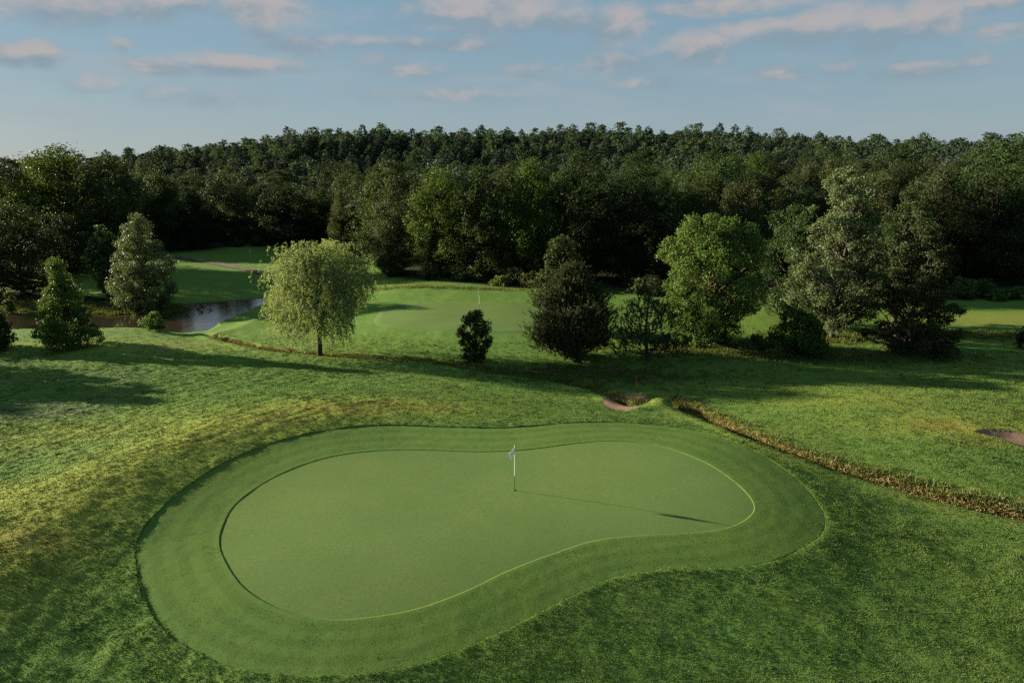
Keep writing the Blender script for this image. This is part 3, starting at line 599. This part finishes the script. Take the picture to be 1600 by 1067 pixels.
HT = {'broadleaf_tree': [15, 16, 14, 15, 15, 16, 14, 15, 15], 'conifer_tree': [15, 15, 15, 15, 14]}
PB = {'broadleaf_tree': [(g_.build('trunk', M['bark'], None, True, False), mesh_obj('crown', lv, lf, M[mt], None, False, False)) for (g_, (lv, lf)), mt in PRO['broadleaf_tree']],
      'conifer_tree': [(g_.build('trunk', M['bark'], None, True, False), mesh_obj('crown', lv, lf, M[mt], None, False, False)) for (g_, (lv, lf)), mt in PRO['conifer_tree']]}
TONE = {'oak': 'mid green', 'dark': 'dark green', 'olive': 'olive green', 'fresh': 'fresh green', 'spruce': 'blue-green'}
def wood_tree(kind, k, loc, rot, h, wide, label, group, parts=True):
    t_, c_ = PB[kind][k]; s = h / HT[kind][k]
    if parts:
        root = empty(kind, loc, label, 'tree', group); root.rotation_euler = (0, 0, rot); root.scale = (s * wide, s * wide, s)
        for src in (t_, c_):
            o = src.copy(); COL.objects.link(o); o.parent = root
    else:
        root = c_.copy(); root.name = kind; COL.objects.link(root); root.location = loc; root.rotation_euler = (0, 0, rot); root.scale = (s * wide, s * wide, s); tag(root, label, 'tree', group)
    return root
PLACES = [(-9e9, 'at the far left'), (290, 'beyond the sunlit track'), (450, 'behind the pale willow'), (610, 'behind the far green'), (840, 'behind the dark pine'), (980, 'behind the bright maple'), (1190, 'behind the tall poplar'), (1480, 'above the far right fairway')]
def place_of(px): return [n for lo, n in PLACES if px >= lo][-1]
def px_of(x, y, z):
    fy = y * math.cos(PITCH) - (z - CAM_H) * math.sin(PITCH); return 800 + F * x / fy
# individually seen trees along the front of the wood: pixel, distance, photo row of the top, prototype, width, label
FRONT = [(122, 107, 335, 2, .9, 'dark tree in shade behind the cone-shaped tree'), (50, 100, 320, 2, 1.0, 'wide dark tree overhanging the left end of the pond'), (-40, 97, 345, 0, 1.0, 'drooping tree cut off by the left edge above the pond'), (135, 118, 229, 8, 1.65, 'tallest bright-topped tree above the pond at the left'),
         (205, 117, 243, 0, 1.1, 'broad dark tree right of the tallest pondside tree'), (55, 119, 262, 2, 1.1, 'dark tree left of the tallest pondside tree'), (275, 140, 268, 3, 1.1, 'green tree with lit top left of the sunlit track'), (325, 143, 312, 2, .85, 'round dark tree standing at the end of the sunlit track'),
         (392, 156, 297, 4, .9, 'light olive tree between two dark round trees'), (462, 152, 290, 2, 1.25, 'big dark round tree left above the willow'), (545, 142, 296, 5, .8, 'olive tree just behind the top of the willow'), (622, 104, 275, 5, .9, 'tall olive tree right of the willow top'),
         (690, 100, 262, 8, .9, 'leafy olive tree behind the left of the far flag'), (755, 98, 262, 6, .95, 'tall tree right behind the far flag'), (825, 97, 250, 7, 1.0, 'tall bright-sided tree right of the far flag'), (905, 95, 262, 2, 1.0, 'dark tree looming above the dense dark pine'),
         (985, 93, 285, 2, .9, 'dark tree left behind the bright maple'), (1060, 92, 290, 0, .9, 'dull tree behind the top of the bright maple'), (1140, 92, 282, 4, .9, 'olive tree right behind the bright maple'), (1215, 92, 275, 1, .9, 'green tree behind the left of the tall poplar'),
         (1345, 92, 272, 5, .9, 'olive tree behind the right of the tall poplar'), (1440, 93, 262, 4, .9, 'olive tree above the sweeping tree'), (1520, 94, 265, 2, 1.0, 'dark tree right above the sweeping tree'), (1590, 95, 258, 0, .95, 'green tree above the right end of the hedge'), (1680, 97, 262, 1, 1.0, 'tree beyond the right edge above the hedge')]
rf = rs(50); taken = []
for (px, d, py, k, wd_, lab) in FRONT:
    Lc = at_dist(px, d); h = top_h(Lc, py); taken.append((Lc[0], Lc[1], 5.0))
    wood_tree('broadleaf_tree', k, Lc, rf.uniform(0, 6.28), h, wd_ * 15 / h * (1 if h > 11 else .9), lab, 'broadleaf trees at the front of the wood')
# the rest of the wood, filled in on a jittered grid
rw = rs(60); cand = []
for iy in range(0, 20):
    y0 = 92 + iy * 7.2
    for ix in range(-60, 61):
        x = (ix + .5 * (iy % 2)) * 7.8 + rw.normal(0, 2.2); y = y0 + rw.normal(0, 2.2)
        if abs(x) > .80 * y + 8: continue
        if y < front_y(x) + 3: continue
        al_ = (-52 - x) * .951 + (y - 120) * .309; la_ = abs((x + 52) * .309 + (y - 120) * .951)      # trees left out along the sun's line so it reaches the track
        if 0 < al_ < 78 and la_ < 7.5: continue
        cand.append((x, y))
for iy in range(0, 22):                                              # the far hillside: smaller, closer trees
    for ix in range(-62, 63):
        x = (ix + .5 * (iy % 2)) * 5.4 + rw.normal(0, 1.3); y = 236 + iy * 5.1 + rw.normal(0, 1.3)
        if abs(x) < .80 * y + 8: cand.append((x, y))
cand = np.array(cand); cz = height(cand[:, 0], cand[:, 1])
far = []; cnt = {'broadleaf_tree': len(FRONT), 'conifer_tree': 0}
order = np.argsort(cand[:, 1])
for i in order:
    x, y = cand[i]; z = cz[i]
    if any((x - a) ** 2 + (y - b_) ** 2 < r_ * r_ for a, b_, r_ in taken): continue
    nz = float(vnoise(np.array([x / 38.]), np.array([y / 38.]), 5)[0]); rowd = y - front_y(x)
    px = px_of(x, y, z + 12); con = (y < 280 or px > 1050) and (nz + .22 * (y > 165) + .12 * (px > 1050) + .3 * (px > 240) * (px < 760) * (y > 165) * (y < 290) - .2 - .3 * (y > 285) * (px < 1050)) > rw.uniform(-.12, .12)
    kind = 'conifer_tree' if con else 'broadleaf_tree'
    k = int(rw.integers(5)) if con else int(rw.choice(9, p=[.24, .14, .19, .08, .09, .05, .14, .04, .03])); h = (rw.uniform(10.5, 15.0) if rw.random() < .8 else rw.uniform(14, 17.5)) * (1.0 if rowd > 10 else .85)
    if y > 232:
        con = rw.random() < (.78 if px < 900 else .5) and not (y > 325 and px < 1000); k = int(rw.integers(5)) if con else int(rw.choice([0, 2, 6, 4])); kind = 'conifer_tree' if con else 'broadleaf_tree'
        h = rw.uniform(6.5, 11.0) if rw.random() < .8 else rw.uniform(10, 14)
    if 350 < px < 470 and y < 240: h = min(h, max(.178 * y - 20 - z, 7.5))
    loc = (x, y, z - .1); rot = rw.uniform(0, 6.28); wide = rw.uniform(.85, 1.35) if y < 232 else rw.uniform(1.1, 1.45)
    if cnt[kind] < 285 and -40 < px < 1640:
        mt = PRO[kind][k][1]
        kn = ('rounded ' if k == 4 else 'pointed ') + 'conifer' if con else 'broadleaf tree'
        dist_ = 'near the front of the wood' if rowd < 18 else ('deep in the wood' if y < 170 else 'high on the wooded hill')
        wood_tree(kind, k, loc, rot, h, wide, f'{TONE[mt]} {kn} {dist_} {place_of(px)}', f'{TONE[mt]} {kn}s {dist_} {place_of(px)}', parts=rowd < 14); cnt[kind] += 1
    else: far.append((con, k, loc, rot, h, wide))
# far trees that merge into one mass, built as one mesh
LODS = {True: [spruce(rs(210 + i), 15, 3.6 + .3 * i, 1500, .74)[1] for i in range(4)], False: [broadleaf(rs(220 + i), 15, 4.6, 2, p, 34, 1.5, 1500, .74, 8)[1] for i, p in enumerate((ROUND, DOME, ROUND, EGG))]}
for con, nm in ((False, 'distant_wood'), (True, 'distant_conifer_wood')):
    V = []; Fc = []; n = 0; tone = []
    for c_, k, loc, rot, h, wide in far:
        if c_ != con: continue
        lv, lf = LODS[con][k % 4]; s = h / 15; c0, s0 = math.cos(rot) * s * wide, math.sin(rot) * s * wide
        V.append(np.column_stack([lv[:, 0] * c0 - lv[:, 1] * s0, lv[:, 0] * s0 + lv[:, 1] * c0, lv[:, 2] * s]) + loc); Fc.append(lf + n); n += len(lv)
    if V: tag(mesh_obj(nm, np.vstack(V), np.vstack(Fc), M['spruce' if con else 'hazy_hillwood']), kind='stuff')
print('trees', cnt, 'far', len(far))

# ------------------------------------------------------------------ undergrowth, hedge and tall grass
rh = rs(70); shr = [broadleaf(rs(300 + i), 1.6, 1.3, .05, DOME, 14, .5, 1500, .22, 7, trunk_r=.05) for i in range(3)]
SHB = [(g_.build('stem', M['bark'], None, True, False), mesh_obj('foliage', lv, lf, M[mt], None, False, False)) for (g_, (lv, lf)), mt in zip(shr, ('oak', 'olive', 'maple'))]
def shrub(loc, s, label, group, k=None):
    a, b_ = SHB[int(rh.integers(3)) if k is None else k]; root = empty('shrub', loc, label, 'shrub', group); root.scale = s; root.rotation_euler = (0, 0, rh.uniform(0, 6.28))
    for src in (a, b_):
        o = src.copy(); COL.objects.link(o); o.parent = root
for px in np.arange(1450, 1660, 16):
    Lc = at_dist(px + rh.normal(0, 4), 82 + rh.normal(0, .8)); shrub(Lc, (1.2, 1.0, rh.uniform(.6, .95)), 'low green shrub in the hedge along the far right fairway', 'shrubs in the far right hedge')
for px, py, s in ((1060, 538, .6), (1130, 540, .7), (1160, 548, .6), (1180, 538, .6), (1085, 545, .45), (1205, 560, .5)):
    Lc = ground_at(px, py); shrub(Lc, (s * 1.2, s, s), 'small green shrub in the long grass around the bright maple', 'shrubs around the maple', 2)
for i in range(70):
    x = rh.uniform(-95, 100); y = front_y(x) - rh.uniform(-2, 2.0)
    if y < 80: continue
    shrub((x, y, gz(x, y)), (1.3, 1.3, rh.uniform(.7, 1.5)), f'undergrowth shrub at the foot of the wood {place_of(px_of(x, y, 0))}', f'undergrowth shrubs {place_of(px_of(x, y, 0))}')
def tufts(name, pts_, h, nb, mat, spread=.12, wd=.03, lean=.35, seed=1, label=None):
    """a band of grass tufts, one mesh"""
    r_ = rs(seed); pts_ = np.asarray(pts_); n = len(pts_); c = np.repeat(pts_, nb, 0); hh = np.repeat(np.broadcast_to(h, (n,)), nb) * r_.uniform(.5, 1.2, n * nb)
    b_ = c + np.column_stack([r_.normal(0, spread, (n * nb, 2)), np.zeros(n * nb)]); tip = b_ + np.column_stack([r_.normal(0, lean, (n * nb, 2)) * hh[:, None], hh])
    sd_ = unit(np.column_stack([r_.normal(0, 1, (n * nb, 2)), np.zeros(n * nb)])) * wd
    mid = (b_ + tip) / 2 + np.column_stack([np.zeros((n * nb, 2)), hh * .08])
    v_ = np.stack([b_, mid + sd_, tip, mid - sd_], 1).reshape(-1, 3)
    return tag(mesh_obj(name, v_, np.arange(len(v_)).reshape(-1, 4), mat), kind='stuff')
def band(line, n, off, jit, seed, lo=0, hi=1):
    r_ = rs(seed); tgl = unit(np.gradient(line, axis=0)); nl_ = np.column_stack([-tgl[:, 1], tgl[:, 0]]); k = r_.uniform(lo * (len(line) - 1), hi * (len(line) - 1.001), n); i = k.astype(int); f_ = (k - i)[:, None]
    p = line[i] * (1 - f_) + line[i + 1] * f_ + nl_[i] * (off + r_.normal(0, jit, n))[:, None]
    return np.column_stack([p, height(p[:, 0], p[:, 1]) + ROUGH_Z - .06])
tufts('dry_ditch_grass', np.vstack([band(ditch_a, 1700, .62, .18, 1, .06, 1), band(ditch_b, 1000, .45, .2, 2, .03, .42)]), .19, 14, M['dead'], .10, .016, .55, 5)
tufts('dark_ditch_grass', np.vstack([band(ditch_a, 700, .7, .4, 4, .0, 1), band(ditch_b, 700, .5, .3, 3, .42, .95)]), .28, 12, M['tall_grass'], .12, .022, .5, 6)
tg_ = []
r_ = rs(9)
for (px, py, rx, ry, n) in ((1110, 548, 6, 2.2, 500), (1190, 553, 5, 2, 350), (1320, 528, 6, 2, 350), (1550, 526, 12, 1.6, 800), (1300, 560, 7, 2, 400), (960, 590, 7, 2, 500), (880, 582, 6, 1.6, 300), (1420, 560, 6, 2, 300), (700, 450, 18, 1.5, 500)):
    c = at(px, py); p = np.column_stack([r_.normal(c[0], rx * .6, n), r_.normal(c[1], ry * .6, n)]); tg_.append(np.column_stack([p, height(p[:, 0], p[:, 1]) + ROUGH_Z - .06]))
tufts('long_rough_grass', np.vstack(tg_), .32, 12, M['tall_grass'], .16, .025, .45, 7)
M['blade'] = grass_mat('grass blades', (.100, .180, .036, 1), (.128, .194, .040, 1), .5, 9, 0, .01, 'blade', mot=.55)
m_ = M['blade']; t_ = NT(m_.node_tree); pb = [n_ for n_ in t_.n if n_.type == 'BSDF_PRINCIPLED'][0]
gn_ = t_.new('ShaderNodeAttribute', attribute_name='lie').outputs['Vector']; gg = t_.new('ShaderNodeNewGeometry').outputs['Normal']
vm = t_.new('ShaderNodeMix', data_type='VECTOR'); vm.inputs[0].default_value = .62; t_.l.new(gg, vm.inputs[4]); t_.l.new(gn_, vm.inputs[5])
nz_ = t_.new('ShaderNodeVectorMath', operation='NORMALIZE'); t_.l.new(vm.outputs[1], nz_.inputs[0])
for l_ in list(pb.inputs['Normal'].links): t_.l.remove(l_)
t_.l.new(nz_.outputs[0], pb.inputs['Normal'])
def lawn(name, n, lo, hi, h0, h1, inner, seed, nb=7):
    """the cut grass itself: short leaning blades, thinner with distance"""
    r_ = rs(seed); y = np.exp(r_.uniform(math.log(lo), math.log(hi), n)); x = r_.uniform(-1.15, 1.15, n) * (y + 6)
    a = np.arctan2(y - GC[1], x - GC[0]); r = np.hypot(x - GC[0], y - GC[1]); ra = np.interp(a, TH, RA, period=2 * math.pi); rg = np.interp(a, TH, RG, period=2 * math.pi)
    k = ((r > rg + .03) & (r < ra - .02)) if inner else (r > ra - .02)
    k &= ~inside(x, y, soil) & ~inside(x, y, bunker) & ~inside(x, y, pond) & ~inside(x, y, fg_far) & (r_.random(n) > sstep(48, 72, y)); x, y = x[k], y[k]
    z = height(x, y) + (FRINGE_Z if inner else ROUGH_Z + rough_h(x, y)) - .012
    n = len(x); d = np.hypot(x, y); hh = np.repeat((h0 + h1 * d) * (1.15 + .55 * vnoise(x / .8, y / .6, 31)), nb) * r_.uniform(.5, 1.25, n * nb); wdt = np.repeat(.004 + .00028 * d, nb)
    ang = np.repeat(6.0 * vnoise(x / 2.2, y / 1.6, 32) + 5.0 * vnoise(x / .5, y / .4, 33), nb) + r_.normal(0, .9, n * nb); ln = r_.uniform(.3, 1.2, n * nb)
    c = np.repeat(np.column_stack([x, y, z]), nb, 0); c[:, :2] += r_.normal(0, 1, (n * nb, 2)) * np.repeat(.02 + .0012 * d, nb)[:, None]
    tip = c + np.column_stack([np.cos(ang) * ln * hh, np.sin(ang) * ln * hh, hh / np.sqrt(1 + ln * ln * .5)])
    s_ = np.column_stack([-np.sin(ang), np.cos(ang), r_.normal(0, .35, n * nb)]) * wdt[:, None]; mid = c * .45 + tip * .55; mid[:, 2] += hh * .12
    v_ = np.stack([c, mid + s_, tip, mid - s_], 1).reshape(-1, 3)
    o = mesh_obj(name, v_, np.arange(len(v_)).reshape(-1, 4), M['blade']); e = .12
    H_ = lambda a_, b_: height(a_, b_) + (0 if inner else rough_h(a_, b_))
    gx_ = (H_(x + e, y) - H_(x - e, y)) / (2 * e); gy_ = (H_(x, y + e) - H_(x, y - e)) / (2 * e); nv_ = unit(np.column_stack([-gx_, -gy_, np.ones(n)]))
    at_ = o.data.attributes.new('lie', 'FLOAT_VECTOR', 'POINT'); at_.data.foreach_set('vector', np.repeat(nv_, nb * 4, 0).astype(np.float32).ravel())
    dr_ = o.data.attributes.new('dry', 'FLOAT', 'POINT'); dr_.data.foreach_set('value', np.repeat(dry_sunlit_at(x, y), nb * 4).astype(np.float32))
    go_ = o.data.attributes.new('sunlit_gold', 'FLOAT', 'POINT'); go_.data.foreach_set('value', np.repeat(sunlit_gold_at(x, y), nb * 4).astype(np.float32))
    return tag(o, kind='stuff')
fg_far = fg_poly.mean(0) + (fg_poly - fg_poly.mean(0)) * 1.35
lawn('rough_grass', 380000, 14, 72, .018, .0005, False, 41)
lawn('fringe_grass', 125000, 14, 45, .006, .0002, True, 42)
rd_ = []
for (px, py, rx, ry, n) in ((215, 486, 5, 2.2, 420), (255, 484, 2, 1.2, 150), (60, 478, 8, 3, 300)):
    c = wp(px, py); rd_.append(np.column_stack([r_.normal(c[0], rx * .6, n), r_.normal(c[1], ry * .6, n), np.full(n, WATER_Z - .05)]))
tufts('pond_reeds', np.vstack(rd_), .38, 12, M['tall_grass'], .2, .05, .8, 8)

# ------------------------------------------------------------------ flags and stakes
def flagstick(px, py, label, wind, seed, hf=None):
    x, y = at(px, py); z = gz(x, y) + (0 if hf is None else hf)
    root = empty('flagstick', (x, y, z), label, 'golf flag', 'flagsticks on the greens'); H_ = 2.15
    g_ = Geo(); g_.tube([(0, 0, .72), (0, 0, 1.4), (0, 0, H_)], [.013, .012, .010], 10); g_.build('pole', M['white'], root)
    g_ = Geo(); g_.tube([(0, 0, -.02), (0, 0, .4), (0, 0, .72)], [.014, .0135, .0132], 10); g_.build('lower_band', M['black'], root)
    g_ = Geo(); g_.tube([(0, 0, H_), (0, 0, H_ + .02), (0, 0, H_ + .03)], [.016, .016, .004], 10); g_.build('finial', M['white'], root)
    g_ = Geo(); g_.tube([(0, 0, .002), (0, 0, .012), (0, 0, .0125)], [.062, .062, .02], 16); g_.build('cup', M['black'], root)
    nu, nv = 14, 9; V = []                                          # limp cloth hanging from the top of the pole
    for i in range(nu):
        u = i / (nu - 1)
        for j in range(nv):
            s_ = j / (nv - 1); wv_ = .035 * math.sin(u * 9 + s_ * 3) * u
            ox = -.28 * u * (1 - .25 * s_) ; V.append((ox * math.cos(wind) - wv_ * math.sin(wind), ox * math.sin(wind) + wv_ * math.cos(wind), H_ - .02 - s_ * .36 - u * .34 * (1 - .2 * s_) - .02 * math.sin(u * 6)))
    fc = [(i * nv + j, (i + 1) * nv + j, (i + 1) * nv + j + 1, i * nv + j + 1) for i in range(nu - 1) for j in range(nv - 1)]
    o = mesh_obj('flag', V, fc, M['flag'], root, True); md = o.modifiers.new('thickness', 'SOLIDIFY'); md.thickness = .004
    return root
flagstick(804, 766, 'white flag on its stick in the hole of the near green', R(25), 1)
flagstick(749, 487, 'white flag on the far green behind the bush', R(70), 2, ROUGH_Z + .05)
def stake(px, py, h, mat, name, label, dist=None):
    Lc = ground_at(px, py) if dist is None else at_dist(px, dist); g_ = Geo(); g_.tube([(0, 0, -.1), (0, 0, h - .03), (0, 0, h)], [.035, .033, .02], 8); o = g_.build(name, mat); o.location = Lc; return tag(o, label, 'stake')
stake(994, 604, .8, M['red'], 'hazard_stake', 'small red stake in the shade beside the ditch')
stake(391, 398, .9, M['white'], 'marker_post', 'small white post in the shade beyond the sunlit track')
